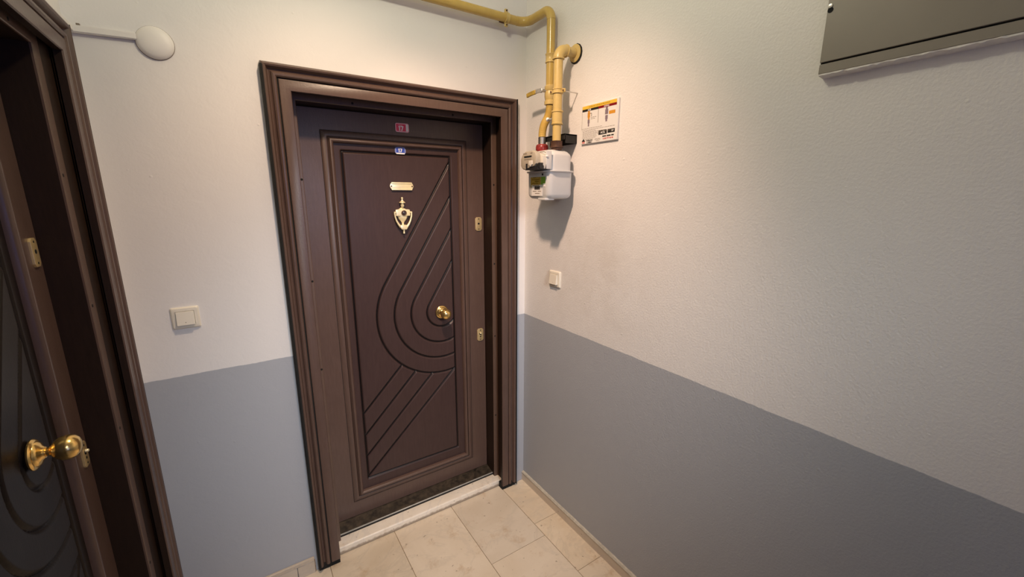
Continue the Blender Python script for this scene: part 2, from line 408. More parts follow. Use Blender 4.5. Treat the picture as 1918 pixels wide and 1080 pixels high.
for a, b in ((-1.135, -1.203), (-1.205, -1.52), (-1.522, -1.588)):
    box('skirting_slab', (b, -0.010, 0.0), (a, 0, 0.060), M['skirting'], sb, 0.0015, 1)
box('skirting_cap', (-1.588, -0.012, 0.0605), (-1.135, 0, 0.078), M['skirting'], sb, 0.002, 1)

# ------------------------------------------------------------------ the carved panel shared by both doors
CEN = -0.594                         # door centre in wall x
PX0, PX1, PZ0, PZ1 = -0.874, -0.303, 0.197, 1.860
def groove_lines():
    L = []
    gx0, gx1, gz0, gz1 = -0.842, -0.344, 0.253, 1.826
    rect = [(gx0, gz0), (gx1, gz0), (gx1, gz1), (gx0, gz1), (gx0, gz0)]
    C = Vector((-0.410, 1.060)); n = Vector((-0.851, 0.525)); d = Vector((0.525, 0.851))
    out = []
    for r in (0.334, 0.2495, 0.1655, 0.082):
        tp = C + n*r; t = (gx1-tp.x)/d.x
        pts = [(gx1, min(tp.y + d.y*t, gz1))] if tp.y + d.y*t <= gz1 else [(tp.x + (gz1-tp.y)/d.y*d.x, gz1)]
        a0 = math.atan2(n.y, n.x); a1 = math.acos(min(1, (gx1-C.x)/r)); a1 = 2*PI - a1
        for i in range(37):
            a = a0 + (a1-a0)*i/36; pts.append((C.x + r*math.cos(a), C.y + r*math.sin(a)))
        out.append(pts)
    out += [[(-0.640, 0.811), (gx0, 0.602)], [(-0.566, 0.766), (gx0, 0.486)], [(-0.477, 0.733), (gx0, 0.372)], [(gx1, 0.737), (gx0, 0.262)]]
    return rect, out
def carved_mesh():
    step = 0.0026
    nx = int((PX1-PX0)/step)+1; nz = int((PZ1-PZ0)/step)+1
    X = np.linspace(PX0, PX1, nx); Z = np.linspace(PZ0, PZ1, nz)
    GX, GZ = np.meshgrid(X, Z, indexing='ij')
    rect, lines = groove_lines()
    def dist(poly):
        d = np.full(GX.shape, 9.0)
        for (ax, az), (bx, bz) in zip(poly, poly[1:]):
            vx, vz = bx-ax, bz-az; L2 = vx*vx+vz*vz+1e-12
            t = np.clip(((GX-ax)*vx+(GZ-az)*vz)/L2, 0, 1)
            d = np.minimum(d, np.hypot(GX-ax-t*vx, GZ-az-t*vz))
        return d
    d = dist(rect)
    for p in lines: d = np.minimum(d, dist(p))
    w = 0.0075
    q = np.clip(d/w, 0, 1)
    dep = 0.0090*(1-q)
    gl = np.clip(1.7-d/0.0030, 0, 1)                    # near-black towards the bottom of each groove
    V = np.stack([GX-CEN, dep, GZ], -1).reshape(-1, 3)
    idx = np.arange(nx*nz).reshape(nx, nz)
    F = np.stack([idx[:-1, :-1], idx[1:, :-1], idx[1:, 1:], idx[:-1, 1:]], -1).reshape(-1, 4)
    me = bpy.data.meshes.new('carved_panel')
    me.vertices.add(len(V)); me.vertices.foreach_set('co', V.astype(np.float32).ravel())
    me.loops.add(F.size); me.loops.foreach_set('vertex_index', F.astype(np.int32).ravel())
    me.polygons.add(len(F)); me.polygons.foreach_set('loop_start', np.arange(0, F.size, 4, dtype=np.int32))
    me.polygons.foreach_set('use_smooth', np.ones(len(F), dtype=bool))
    me.update(calc_edges=True)
    at = me.attributes.new('groove_dark', 'FLOAT', 'POINT'); at.data.foreach_set('value', gl.astype(np.float32).ravel())
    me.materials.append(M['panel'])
    return me
CARVED = carved_mesh()

# ------------------------------------------------------------------ doors (local x along the wall, -y into the corridor)
def c(x): return x-CEN
def make_door(name, label, loc, rot, ys, d, holes_r, holes_l, zesc, zk, xk, xo=-0.159, dx=0.0, dz=0.0, xe=-0.1935, dark=False):
    t = thing(name, label, 'door', loc, rot, None, 'structure')
    # casing: flat inner band, groove, step, cove, outer bead
    prof = [(0.0, -0.020), (0.002, -0.0235), (0.034, -0.024), (0.037, -0.0225), (0.0385, -0.0155), (0.0415, -0.0155), (0.043, -0.0225), (0.047, -0.0265),
            (0.052, -0.0270), (0.057, -0.0235), (0.060, -0.0165), (0.064, -0.0135), (0.068, -0.0150), (0.0705, -0.0225), (0.074, -0.0290), (0.079, -0.0310), (0.084, -0.0290), (0.087, -0.0235), (0.0885, -0.012), (0.0885, 0.0)]
    sweep('casing', c(-1.031), c(-0.157), 0.026, 2.0015, prof, False, M['wood'], t)
    sweep('casing_lip', c(-1.031), c(-0.157), 0.026, 2.0015, [(0.0, -0.0202), (0.0, -0.004), (0.022, -0.003)], False, M['jamb'], t, False)
    sweep('dark_line', c(-1.031), c(-0.157), 0.026, 2.0015, [(0.0383, -0.0165), (0.0417, -0.0165)], False, M['black'], t, False)  # black line laid in the casing groove
    box('foam_seal', (c(-1.1212), -0.0300, 0.012), (c(-1.1105), 0.001, 2.080), M['black'], t, 0.002, 1)
    box('foam_seal', (c(-0.0692), -0.0295, 0.012), (c(-0.0660), 0.001, 2.088), M['black'], t)
    for q0, q1 in ((-1.1105, -1.032), (-0.156, -0.0692)): box('gap_shade_block', (c(q0), -0.016, 0.0005), (c(q1), 0.03, 0.034), M['black'], t)  # solid black blocks standing in for the shade under the casing feet
    # jamb with rebate and stop strip
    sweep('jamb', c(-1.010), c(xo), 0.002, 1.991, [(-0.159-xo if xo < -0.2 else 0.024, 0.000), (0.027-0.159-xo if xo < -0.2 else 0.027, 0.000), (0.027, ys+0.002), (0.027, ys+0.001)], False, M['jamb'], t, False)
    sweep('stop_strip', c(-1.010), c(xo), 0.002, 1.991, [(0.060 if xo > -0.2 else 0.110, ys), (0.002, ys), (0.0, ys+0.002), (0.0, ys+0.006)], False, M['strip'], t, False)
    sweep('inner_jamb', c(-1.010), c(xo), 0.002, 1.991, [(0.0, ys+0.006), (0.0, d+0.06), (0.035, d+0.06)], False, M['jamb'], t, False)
    for z in holes_r:
        lathe('screw_hole', [(0.0045, 0), (0.0045, 0.0012), (0.003, 0.0014)], (c(xo+0.011), ys+0.0006, z), (0, -1, 0), M['hole'], t, 10)
    for z in holes_l:
        lathe('screw_hole', [(0.0045, 0), (0.0045, 0.0012), (0.003, 0.0014)], (c(-1.0165), ys+0.0006, z), (0, -1, 0), M['hole'], t, 10)
    for x in (-0.804, -0.363):
        lathe('screw_hole', [(0.0045, 0), (0.0045, 0.0012), (0.003, 0.0014)], (c(x), ys+0.0006, 2.003), (0, -1, 0), M['hole'], t, 10)
    # leaf
    x0, x1, z0, z1 = c(-1.007), c(xo-0.003), 0.073, 1.987
    a0, a1, b0, b1 = c(PX0)-0.004+dx, c(PX1)+0.004+dx, PZ0-0.004+dz, PZ1+0.004+dz
    leaf = boxes('leaf', [((x0, d, z0), (a0, d+0.05, z1)), ((a1, d, z0), (x1, d+0.05, z1)), ((a0, d, z0), (a1, d+0.05, b0)), ((a0, d, b1), (a1, d+0.05, z1)),
                          ((a0, d+0.022, b0), (a1, d+0.05, b1))], M['wood'], t)
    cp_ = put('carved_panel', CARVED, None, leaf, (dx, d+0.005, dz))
    if dark: cp_.material_slots[0].link = 'OBJECT'; cp_.material_slots[0].material = M['panel_shaded']
    mp = [(-0.004, d+0.007), (0.0, d+0.006), (0.001, d-0.005), (0.0035, d-0.0105), (0.007, d-0.0135), (0.0105, d-0.0142), (0.0145, d-0.0128), (0.018, d-0.0085), (0.0200, d-0.0050),
          (0.0212, d-0.0042), (0.0240, d-0.0048), (0.026, d-0.0066), (0.029, d-0.0075), (0.034, d-0.0068), (0.040, d-0.0046), (0.045, d-0.0022), (0.0475, d-0.0010), (0.0485, d+0.002)]
    ml = [(0.047, d-0.0004), (0.0495, d-0.0004)]
    sweep('dark_line', c(-0.873)+dx, c(-0.3035)+dx, 0.2005+dz, 1.857+dz, ml, True, M['black'], leaf, False)  # dark lines along the moulding's outer edge and valley
    sweep('dark_line', c(-0.873)+dx, c(-0.3035)+dx, 0.2005+dz, 1.857+dz, [(0.0208, d-0.0049), (0.0238, d-0.0051)], True, M['jamb'], leaf, False)
    sweep('panel_moulding', c(-0.873)+dx, c(-0.3035)+dx, 0.2005+dz, 1.857+dz, mp, True, M['wood'], leaf)
    # escutcheons
    for i, z in enumerate(zesc):
        xc = c(xe)
        e = prism('escutcheon', [(xc+a, z+b) for a, b in ((-0.011, -0.035), (0.011, -0.035), (0.0185, -0.027), (0.0185, 0.027), (0.011, 0.035), (-0.011, 0.035), (-0.0185, 0.027), (-0.0185, -0.027))],
                  MB(d), 0.005, M['brass_plate'], t, 0.0012)
        for dz in (0.026, -0.026):
            lathe('rivet_hole', [(0.003, 0), (0.003, 0.0006)], (xc, d-0.005, z+dz), (0, -1, 0), M['hole'], e, 10)
        if i == 0:
            lathe('keyhole', [(0.0055, 0), (0.0055, 0.0006)], (xc, d-0.005, z+0.002), (0, -1, 0), M['hole'], e, 14)
        else:
            lathe('keyhole', [(0.0075, 0), (0.0075, 0.0006)], (xc, d-0.005, z+0.006), (0, -1, 0), M['hole'], e, 14)
            lathe('lock_pin', [(0.0045, 0), (0.0045, 0.006), (0.003, 0.008), (0, 0.0085)], (xc, d-0.005, z+0.009), (0, -1, 0), M['brass_pale'], e, 12)
            lathe('keyhole', [(0.004, 0), (0.004, 0.0006)], (xc, d-0.005, z-0.011), (0, -1, 0), M['hole'], e, 10)
    # knob: rosette, stem, ball
    k = lathe('door_knob', [(0.0095, 0.016), (0.0095, 0.026), (0.012, 0.029), (0.0165, 0.032), (0.0215, 0.037), (0.0255, 0.044), (0.0270, 0.052), (0.0262, 0.060), (0.0225, 0.0675), (0.0160, 0.073), (0.008, 0.0757), (0.0, 0.0763)],
              (c(xk), d-0.001, zk), (0, -1, 0), M['brass'], t, 36)
    lathe('rosette', [(0.033, 0.0), (0.0335, 0.003), (0.031, 0.006), (0.0275, 0.007), (0.026, 0.010), (0.022, 0.013), (0.015, 0.016), (0.012, 0.020), (0.0, 0.021)], (c(xk), d-0.001, zk), (0, -1, 0), M['brass'], k, 36)
    # threshold
    s = box('marble_sill', (c(-1.0295), 0.022, 0.0), (c(-0.132), 0.095, 0.040), M['marble_sill'], t, 0.007, 3)
    p = prism('metal_threshold', [(0.088, 0.030), (0.088, 0.0555), (0.092, 0.0565), (d+0.004, 0.0700), (d+0.055, 0.0700), (d+0.055, 0.030)], lambda a, b, h: (c(-1.009)+h, a, b), c(xo-0.001)-c(-1.009), M['dark_metal'], t)
    box('edge_strip', (c(-1.009), 0.0845, 0.050), (c(-0.160), 0.0885, 0.0565), M['alu'], p, 0.001, 1)
    box('rubber_gap', (c(-1.009), 0.0855, 0.0385), (c(-0.160), 0.0885, 0.0497), M['black_rubber'], p)
    return t
door1 = make_door('door_1', 'brown panelled entrance door numbered 17 with brass knocker and knob', (CEN, 0, 0), (0, 0, 0), 0.065, 0.150,
                  (1.696, 1.296, 0.901, 0.430), (1.703, 1.299, 0.913), (1.499, 0.894), 1.058, -0.417)
door2 = make_door('door_2', 'dark brown door with a shade-darkened panel and brass knob on the left wall', (LX, D2Y, 0), (0, 0, PI/2), 0.010, 0.080,
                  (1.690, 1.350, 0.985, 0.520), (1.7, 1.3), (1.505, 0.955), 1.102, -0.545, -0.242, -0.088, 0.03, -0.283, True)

# what hangs on door 1
d1 = 0.150
def local(x): return x-CEN
def digits(x, z, h, y, parent):
    """a bold 17 whose left foot stands at (x, z)"""
    for dx_, poly in ((0.0, ((0.0, 0.70), (0.0, 0.83), (0.21, 1.0), (0.42, 1.0), (0.42, 0.0), (0.17, 0.0), (0.17, 0.74))),
                      (0.55, ((0.0, 1.0), (0.72, 1.0), (0.72, 0.84), (0.40, 0.0), (0.11, 0.0), (0.45, 0.79), (0.0, 0.79)))):
        prism('digit', [(x+(u+dx_)*h*0.88, z+v*h) for u, v in poly], MB(y), 0.0003, M['white'], parent)
# red number plate on the top rail
np1 = prism('number_plate', [(local(a), b) for a, b in rrect(-0.606, -0.544, 1.9215, 1.9595, 0.007)], MB(d1), 0.002, M['plate_pink'], door1, 0.0006)
tag(np1, 'red number plate reading 17')
prism('print_field', [(local(a), b) for a, b in rrect(-0.6025, -0.5585, 1.9255, 1.9555, 0.003)], MB(d1-0.002), 0.0003, M['plate_red'], np1)
prism('print_field', [(local(a), b) for a, b in rrect(-0.5575, -0.5485, 1.9265, 1.9555, 0.002)], MB(d1-0.002), 0.0003, M['white'], np1)
digits(local(-0.5925), 1.9270, 0.0205, d1-0.0023, np1)
boxes('small_print', [((local(-0.593), d1-0.0026, 1.9500), (local(-0.574), d1-0.0021, 1.9522))], M['plate_pink'], np1)
# blue number plate on the upper edge of the carved panel
yb = d1+0.0052; bx = 0.0045
np2 = prism('number_plate', [(local(a), b) for a, b in rrect(-0.617+bx, -0.567+bx, 1.8265, 1.8565, 0.011)], MB(yb), 0.0022, M['plate_blue2'], door1, 0.0006)
tag(np2, 'blue number plate reading 17 over a white strip')
prism('print_field', [(local(a), b) for a, b in rrect(-0.611+bx, -0.573+bx, 1.8325, 1.8545, 0.004)], MB(yb-0.0022), 0.0003, M['plate_blue'], np2)
prism('print_field', [(local(a), b) for a, b in rrect(-0.612+bx, -0.572+bx, 1.8268, 1.8325, 0.0025)], MB(yb-0.0022), 0.0003, M['white'], np2)
digits(local(-0.6020+bx), 1.8350, 0.0165, yb-0.0025, np2)
# brass name plate
pl = prism('name_plate', [(local(a), b) for a, b in ((-0.644, 1.676), (-0.637, 1.6665), (-0.546, 1.6665), (-0.539, 1.676), (-0.536, 1.6845), (-0.539, 1.694), (-0.546, 1.7025), (-0.637, 1.7025), (-0.644, 1.694), (-0.647, 1.6845))],
           MB(d1+0.001), 0.004, M['brass_pale'], door1, 0.001)
tag(pl, 'small brass name plate with blank worn face')
for z0, z1 in ((1.6675, 1.6735), (1.6955, 1.7015)):
    box('raised_edge', (local(-0.640), d1-0.0055, z0), (local(-0.543), d1-0.0028, z1), M['brass_pale'], pl, 0.001, 2)
for x in (-0.6405, -0.5425):
    lathe('screw', [(0.0035, 0), (0.0035, 0.001), (0, 0.0012)], (local(x), d1-0.003, 1.6845), (0, -1, 0), M['rust'], pl, 12)
# door knocker with viewer
KX = -0.5955
def kz(v): return 1.635-(v-65)*0.000173
def kx(u, v): return local(KX + (u-(325+(v-65)*0.045))*0.000174)
def KP(name, pts, y, t_, mat, parent, bev=0.001):
    return prism(name, [(kx(u, v), kz(v)) for u, v in pts], MB(y), t_, mat, parent, bev)
def sym(pts):
    """right half outline (half width, v) top to bottom, mirrored"""
    R = [((325+(v-65)*0.045)+w, v) for w, v in pts]; Lh = [((325+(v-65)*0.045)-w, v) for w, v in reversed(pts)]
    return R+Lh
KN = bpy.data.objects.new('door_knocker', None); COL.objects.link(KN); KN.parent = door1; tag(KN, 'brass urn shaped knocker with a peephole')
kn = lathe('urn', [(0.0024, 0.0), (0.0045, 0.004), (0.0085, 0.008), (0.0165, 0.013), (0.0225, 0.016), (0.0240, 0.020), (0.0238, 0.044), (0.0230, 0.050), (0.0205, 0.056), (0.0160, 0.063), (0.0105, 0.069), (0.0062, 0.074), (0.0050, 0.080), (0.0052, 0.086)],
           (0, 0, 0), (0, 0, -1), M['brass_pale'], KN, 28)
for v in kn.data.vertices: v.co.y *= 0.42
kn.location = (kx(340, 420), d1-0.001, kz(298))
KP('viewer_plate', sym([(150, 380), (190, 396), (190, 552)]), d1, 0.0125, M['brass_pale'], KN, 0.0015)
lathe('finial', [(0.001, 0.0), (0.0045, 0.002), (0.0055, 0.0055), (0.004, 0.009), (0.0035, 0.012), (0.007, 0.018), (0.0135, 0.0235), (0.0145, 0.0255), (0.012, 0.027), (0.007, 0.0275), (0.0062, 0.033), (0.009, 0.036), (0.007, 0.044), (0.0, 0.0445)],
      (local(KX), d1-0.007, 1.636), (0, 0, -1), M['brass_pale'], KN, 20)
lathe('viewer_ring', [(0.0125, 0), (0.0125, 0.003), (0.0105, 0.0045), (0.0085, 0.003), (0.0, 0.003)], (kx(365, 475), d1-0.0120, kz(475)), (0, -1, 0), M['rust'], KN, 24)
lathe('viewer_lens', [(0.0085, 0), (0.007, 0.0025), (0.004, 0.004), (0.0, 0.0045)], (kx(365, 475), d1-0.0145, kz(475)), (0, -1, 0), M['glass'], KN, 20)
for s in (-1, 1):
    cx0 = lambda v: 325+(v-65)*0.045
    pts = [(cx0(v)+s*w, v) for w, v in ((232, 445), (224, 560), (190, 680), (140, 775), (85, 850))]
    tube('swing_arm', [(kx(u, v), d1-0.012, kz(v)) for u, v in pts], [0.0036, 0.0038, 0.0042, 0.005, 0.0058], M['brass_pale'], KN, 12)
    tube('arm_pivot', [(kx(cx0(460)+s*180, 460), d1-0.010, kz(460)), (kx(cx0(460)+s*240, 460), d1-0.010, kz(460))], 0.0042, M['brass_pale'], KN, 12)
KP('striker', sym([(60, 790), (88, 805), (92, 880), (62, 915)]), d1-0.003, 0.016, M['brass_pale'], KN, 0.003)
lathe('striker_tail', [(0.006, 0), (0.0045, 0.006), (0.0038, 0.014), (0.0048, 0.019), (0.002, 0.022)], (local(KX), d1-0.010, kz(905)), (0, 0, -1), M['brass_pale'], KN, 14)

# ------------------------------------------------------------------ gas pipework in the corner
R1 = 0.0182
HZ = 2.409; VX = -0.040; VY = -0.238
gp = thing('gas_supply_pipe', 'yellow gas pipe running over the door and down to the valve', 'pipe', (VX, VY, 2.05))
def G(o): return o
def off(pts, o): return [(a-o[0], b-o[1], z-o[2]) for a, b, z in pts]
GO = (VX, VY, 2.05)
tube('pipe', off([(LX+0.001, -0.050, HZ), (-0.085, -0.050, HZ)], GO), R1, M['yellow'], gp)
e1 = [(-0.088, -0.050, HZ)] + [(-0.088+0.048*math.sin(a), -0.050-0.048*(1-math.cos(a)), HZ) for a in [PI/2*i/8 for i in range(1, 9)]]
tube('elbow', off(e1, GO), R1*1.05, M['yellow'], gp)
tube('pipe', off([(VX, -0.097, HZ), (VX, VY+0.042, HZ)], GO), R1, M['yellow'], gp)
e2 = [(VX, VY+0.044-0.044*math.sin(a), HZ-0.044*(1-math.cos(a))) for a in [PI/2*i/8 for i in range(9)]]
tube('elbow', off(e2, GO), R1*1.05, M['yellow'], gp)
tube('pipe', off([(VX, VY, HZ-0.043), (VX, VY, 2.105)], GO), R1, M['yellow'], gp)
lathe('coupling', [(R1, 0), (0.0225, 0.001), (0.0225, 0.005), (0.0205, 0.007), (0.0205, 0.030), (0.0225, 0.032), (0.0225, 0.036), (R1, 0.037)], (0, 0, 2.198-2.05), (0, 0, 1), M['yellow_pale'], gp)
# clamp on the horizontal run
def clamp(parent, at, axis, r, earv, o, mat=M['yellow_pale'], w=0.018):
    at = Vector(at)-Vector(o); a = Vector(axis); e = Vector(earv)
    cl = lathe('pipe_clamp', [(r, -w/2), (r+0.0045, -w/2), (r+0.0045, -w/2+0.003), (r+0.0025, -w/2+0.004), (r+0.0025, w/2-0.004), (r+0.0045, w/2-0.003), (r+0.0045, w/2), (r, w/2)], at, a, mat, parent, 24)
    for s in (-1, 1):
        p0 = at + e*s*(r+0.001); bm = bmesh.new()
        n_ = a.cross(e)
        vs = []
        for k, (i, j, l) in enumerate([(x, y, z) for x in (-1, 1) for y in (0, 1) for z in (-1, 1)]):
            vs.append(bm.verts.new(p0 + a*i*0.007 + e*s*j*0.016 + n_*l*0.005))
        for f in ((0, 1, 3, 2), (4, 6, 7, 5), (0, 4, 5, 1), (2, 3, 7, 6), (0, 2, 6, 4), (1, 5, 7, 3)): bm.faces.new([vs[i] for i in f])
        bmesh.ops.bevel(bm, geom=list(bm.edges), offset=0.0015, segments=1, affect='EDGES')
        put('clamp_ear', bm_mesh(bm, 'clamp_ear'), mat, cl)
        lathe('clamp_screw', [(0.0035, 0), (0.0035, 0.003), (0, 0.0035)], p0 + e*s*0.009 + n_*(-0.005 if n_.y > 0 or n_.x > 0 else 0.005), n_*(-1 if n_.y > 0 or n_.x > 0 else 1), M['rust'], cl, 10)
    return cl
cl1 = clamp(gp, (-0.146, -0.050, HZ), (1, 0, 0), R1, (0, 0, 1), GO)
tube('wall_stud', off([(-0.146, -0.050+R1, HZ), (-0.146, -0.0006, HZ)], GO), 0.004, M['steel'], cl1, 10)
tube('stray_screw', off([(-0.150, -0.045, 2.388), (-0.178, -0.043, 2.390)], GO), 0.0028, M['rust'], cl1, 8)
# ball valve with lever
va = lathe('ball_valve', [(0.0175, 0), (0.024, 0.001), (0.024, 0.016), (0.020, 0.019), (0.0215, 0.024), (0.0235, 0.034), (0.0235, 0.046), (0.0215, 0.056), (0.0235, 0.058), (0.0235, 0.076), (0.019, 0.080), (0.0182, 0.081)],
           (0, 0, 2.030-2.05), (0, 0, 1), M['yellow_pale'], gp, 8)
tube('valve_stem', [(-0.018, 0.004, 0.036), (-0.043, 0.012, 0.036)], 0.0062, M['steel'], va, 10)
lathe('valve_nut', [(0.009, 0), (0.009, 0.007), (0.006, 0.008)], (-0.036, 0.010, 0.036), (-0.95, 0.3, 0), M['rust'], va, 6)
LV = [(-0.041, 0.000, 0.036), (-0.045, 0.010, 0.036), (-0.047, 0.030, 0.036), (-0.047, 0.055, 0.035), (-0.047, 0.100, 0.033)]
def ribbon(name, pts, hw, th, mat, parent, nrm):
    bm = bmesh.new(); prev = None; n_ = Vector(nrm).normalized()
    for i, p in enumerate(pts):
        p = Vector(p); t_ = (Vector(pts[min(i+1, len(pts)-1)])-Vector(pts[max(i-1, 0)])).normalized(); s = t_.cross(n_).normalized()
        ring = [bm.verts.new(p + s*a*hw + n_*b*th) for a, b in ((-1, -1), (1, -1), (1, 1), (-1, 1))]
        if prev:
            for k in range(4): bm.faces.new((prev[k], prev[(k+1) % 4], ring[(k+1) % 4], ring[k]))
        else: bm.faces.new(ring)
        prev = ring
    bm.faces.new(prev)
    bmesh.ops.bevel(bm, geom=list(bm.edges), offset=min(hw, th)*0.4, segments=1, affect='EDGES')
    return put(name, bm_mesh(bm, name, True, 0.6), mat, parent)
lv = ribbon('valve_lever', LV, 0.0085, 0.002, M['steel'], va, (-1, 0, 0))
ribbon('lever_grip', [(-0.047, 0.040, 0.0355), (-0.047, 0.060, 0.035), (-0.047, 0.080, 0.034), (-0.047, 0.106, 0.031)], 0.0088, 0.0042, M['grip'], va, (-1, 0, 0))
# flexible corrugated hose down to the meter
PXX = -0.089
H0 = Vector((VX, VY, 2.028)); H3 = Vector((PXX, -0.252, 1.8925))
def bez(t):
    a, b = H0 + Vector((0, 0, -0.07)), H3 + Vector((0, 0, 0.075))
    return H0*(1-t)**3 + a*3*t*(1-t)**2 + b*3*t*t*(1-t) + H3*t**3
NH = 192
tube('flexible_hose', off([tuple(bez(i/NH)) for i in range(NH+1)], GO), [0.0160 + 0.0010*(0.5+0.5*math.cos(i*2*PI/4)) for i in range(NH+1)], M['yellow'], gp, 18)

go = thing('gas_outlet_pipe', 'short yellow gas pipe bent from the wall down into the meter', 'pipe', (PXX, -0.352, 1.90))
GP2 = (PXX, -0.352, 1.90)
tube('pipe', off([(0.0, -0.352, 2.214), (PXX+0.033, -0.352, 2.214)], GP2), 0.0185, M['yellow_pale'], go)
e3 = [(PXX+0.033-0.033*math.sin(a), -0.352, 2.214-0.033*(1-math.cos(a))) for a in [PI/2*i/8 for i in range(9)]]
tube('elbow', off(e3, GP2), 0.0215, M['yellow_pale'], go)
lathe('elbow_bead', [(0.0215, 0), (0.0245, 0.001), (0.0245, 0.005), (0.0215, 0.006)], (0.035, 0, 0.314), (1, 0, 0), M['yellow_pale'], go)
lathe('elbow_bead', [(0.0215, 0), (0.0245, 0.001), (0.0245, 0.005), (0.0215, 0.006)], (0, 0, 0.276), (0, 0, 1), M['yellow_pale'], go)
tube('pipe', [(0, 0, 0.275), (0, 0, 0.030)], 0.0185, M['yellow_pale'], go)
lathe('wall_flange', [(0.034, 0.0), (0.034, 0.004), (0.029, 0.006), (0.019, 0.008), (0.0186, 0.0075)], (-PXX, 0, 0.314), (-1, 0, 0), M['yellow_pale'], go, 24)
lathe('wall_gap', [(0.0385, 0.0), (0.0385, 0.0012), (0.030, 0.0013)], (-PXX-0.0005, -0.004, 0.311), (-1, 0, 0), M['hole'], go, 14)
cl2 = clamp(go, (PXX, -0.352, 2.058), (0, 0, 1), 0.0185, (0.35, -0.94, 0), GP2)
tube('clamp_rod', off([(PXX+0.008, -0.378, 2.056), (0.0, -0.372, 2.058)], GP2), 0.0022, M['steel'], cl2, 8)
lathe('tee_fitting', [(0.0185, 0), (0.0235, 0.002), (0.0245, 0.006), (0.0215, 0.008), (0.0215, 0.048), (0.0245, 0.050), (0.0245, 0.055), (0.0185, 0.057)], (0, 0, 0.028), (0, 0, 1), M['yellow_pale'], go)
tube('bleed_nipple', [(-0.012, 0.018, 0.052), (-0.020, 0.034, 0.052)], 0.0055, M['steel'], go, 10)
lathe('nipple_cap', [(0.002, 0), (0.0075, 0.001), (0.0085, 0.005), (0.0065, 0.010), (0, 0.012)], (-0.020, 0.032, 0.050), (-0.1, 0.6, 0.5), M['white'], go, 14)

# ------------------------------------------------------------------ gas meter
mt = thing('gas_meter', 'white gas meter with a beige counter hanging in the corner under the pipes', 'gas meter', (-0.09, -0.311, 1.63))
MO = (-0.09, -0.311, 1.63)
MX0, MX1, MY0, MY1 = -0.155, -0.022, -0.388, -0.232
def body(name, secs, mat, parent, n=8):
    """secs: (x0,x1,y0,y1,r,z)"""
    bm = bmesh.new(); rings = []
    for x0, x1, y0, y1, r, z in secs:
        rings.append([bm.verts.new((a-MO[0], b-MO[1], z-MO[2])) for a, b in rrect(x0, x1, y0, y1, r, n)])
    for p, q in zip(rings, rings[1:]):
        for k in range(len(p)): bm.faces.new((p[k], p[(k+1) % len(p)], q[(k+1) % len(p)], q[k]))
    bm.faces.new(rings[0]); bm.faces.new(rings[-1])
    return put(name, bm_mesh(bm, name, True, 0.9), mat, parent)
def sc(e, r, z): return (MX0+e, MX1-e, MY0+e, MY1-e, r, z)
body('upper_case', [sc(0.0, 0.034, 1.742), sc(0.0, 0.034, 1.803), sc(0.003, 0.032, 1.812), sc(0.012, 0.028, 1.822), sc(0.026, 0.02, 1.829), sc(0.05, 0.01, 1.832)], M['meter'], mt)
body('lower_case', [sc(0.030, 0.012, 1.628), sc(0.012, 0.018, 1.631), sc(0.004, 0.022, 1.638), sc(0.0, 0.024, 1.648), sc(-0.001, 0.024, 1.738)], M['meter'], mt)
body('seam_flange', [sc(-0.010, 0.042, 1.738), sc(-0.012, 0.043, 1.740), sc(-0.012, 0.043, 1.7435), sc(-0.010, 0.042, 1.745)], M['meter'], mt)
box('bottom_plug', (-0.07, -0.06, -0.006), (-0.02, -0.01, 0.004), M['meter'], mt, 0.003)
un = lathe('union_nut', [(0.019, 0), (0.0265, 0.001), (0.0275, 0.006), (0.0275, 0.022), (0.025, 0.030), (0.017, 0.034)], (PXX-MO[0], -0.252-MO[1], 1.829-MO[2]), (0, 0, 1), M['red'], mt, 12)
tag(un, 'translucent red union nut')
lathe('hose_ferrule', [(0.0165, 0), (0.0165, 0.030), (0.014, 0.031)], (PXX-MO[0], -0.252-MO[1], 1.860-MO[2]), (0, 0, 1), M['steel'], mt)
un2 = lathe('union_nut', [(0.022, 0), (0.0225, 0.008), (0.0275, 0.010), (0.0275, 0.016), (0.024, 0.018), (0.0245, 0.034), (0.0255, 0.036), (0.019, 0.037)], (PXX-MO[0], -0.352-MO[1], 1.829-MO[2]), (0, 0, 1), M['rust'], mt, 16)
tag(un2, 'brown weathered union nut')
tube('pipe_stub', [(PXX-MO[0], -0.352-MO[1], 1.864-MO[2]), (PXX-MO[0], -0.352-MO[1], 1.932-MO[2])], 0.0180, M['yellow_pale'], mt)
# bracket behind the pipes
br = boxes('bracket', [((-0.062-MO[0], -0.378-MO[1], 1.858-MO[2]), (0.0-MO[0], -0.374-MO[1], 1.894-MO[2])), ((-0.004-MO[0], -0.378-MO[1], 1.858-MO[2]), (0.0-MO[0], -0.20-MO[1], 1.894-MO[2])),
                       ((-0.070-MO[0], -0.378-MO[1], 1.889-MO[2]), (0.0-MO[0], -0.235-MO[1], 1.894-MO[2])), ((-0.070-MO[0], -0.378-MO[1], 1.872-MO[2]), (-0.066-MO[0], -0.215-MO[1], 1.894-MO[2]))], M['grey_bracket'], mt)
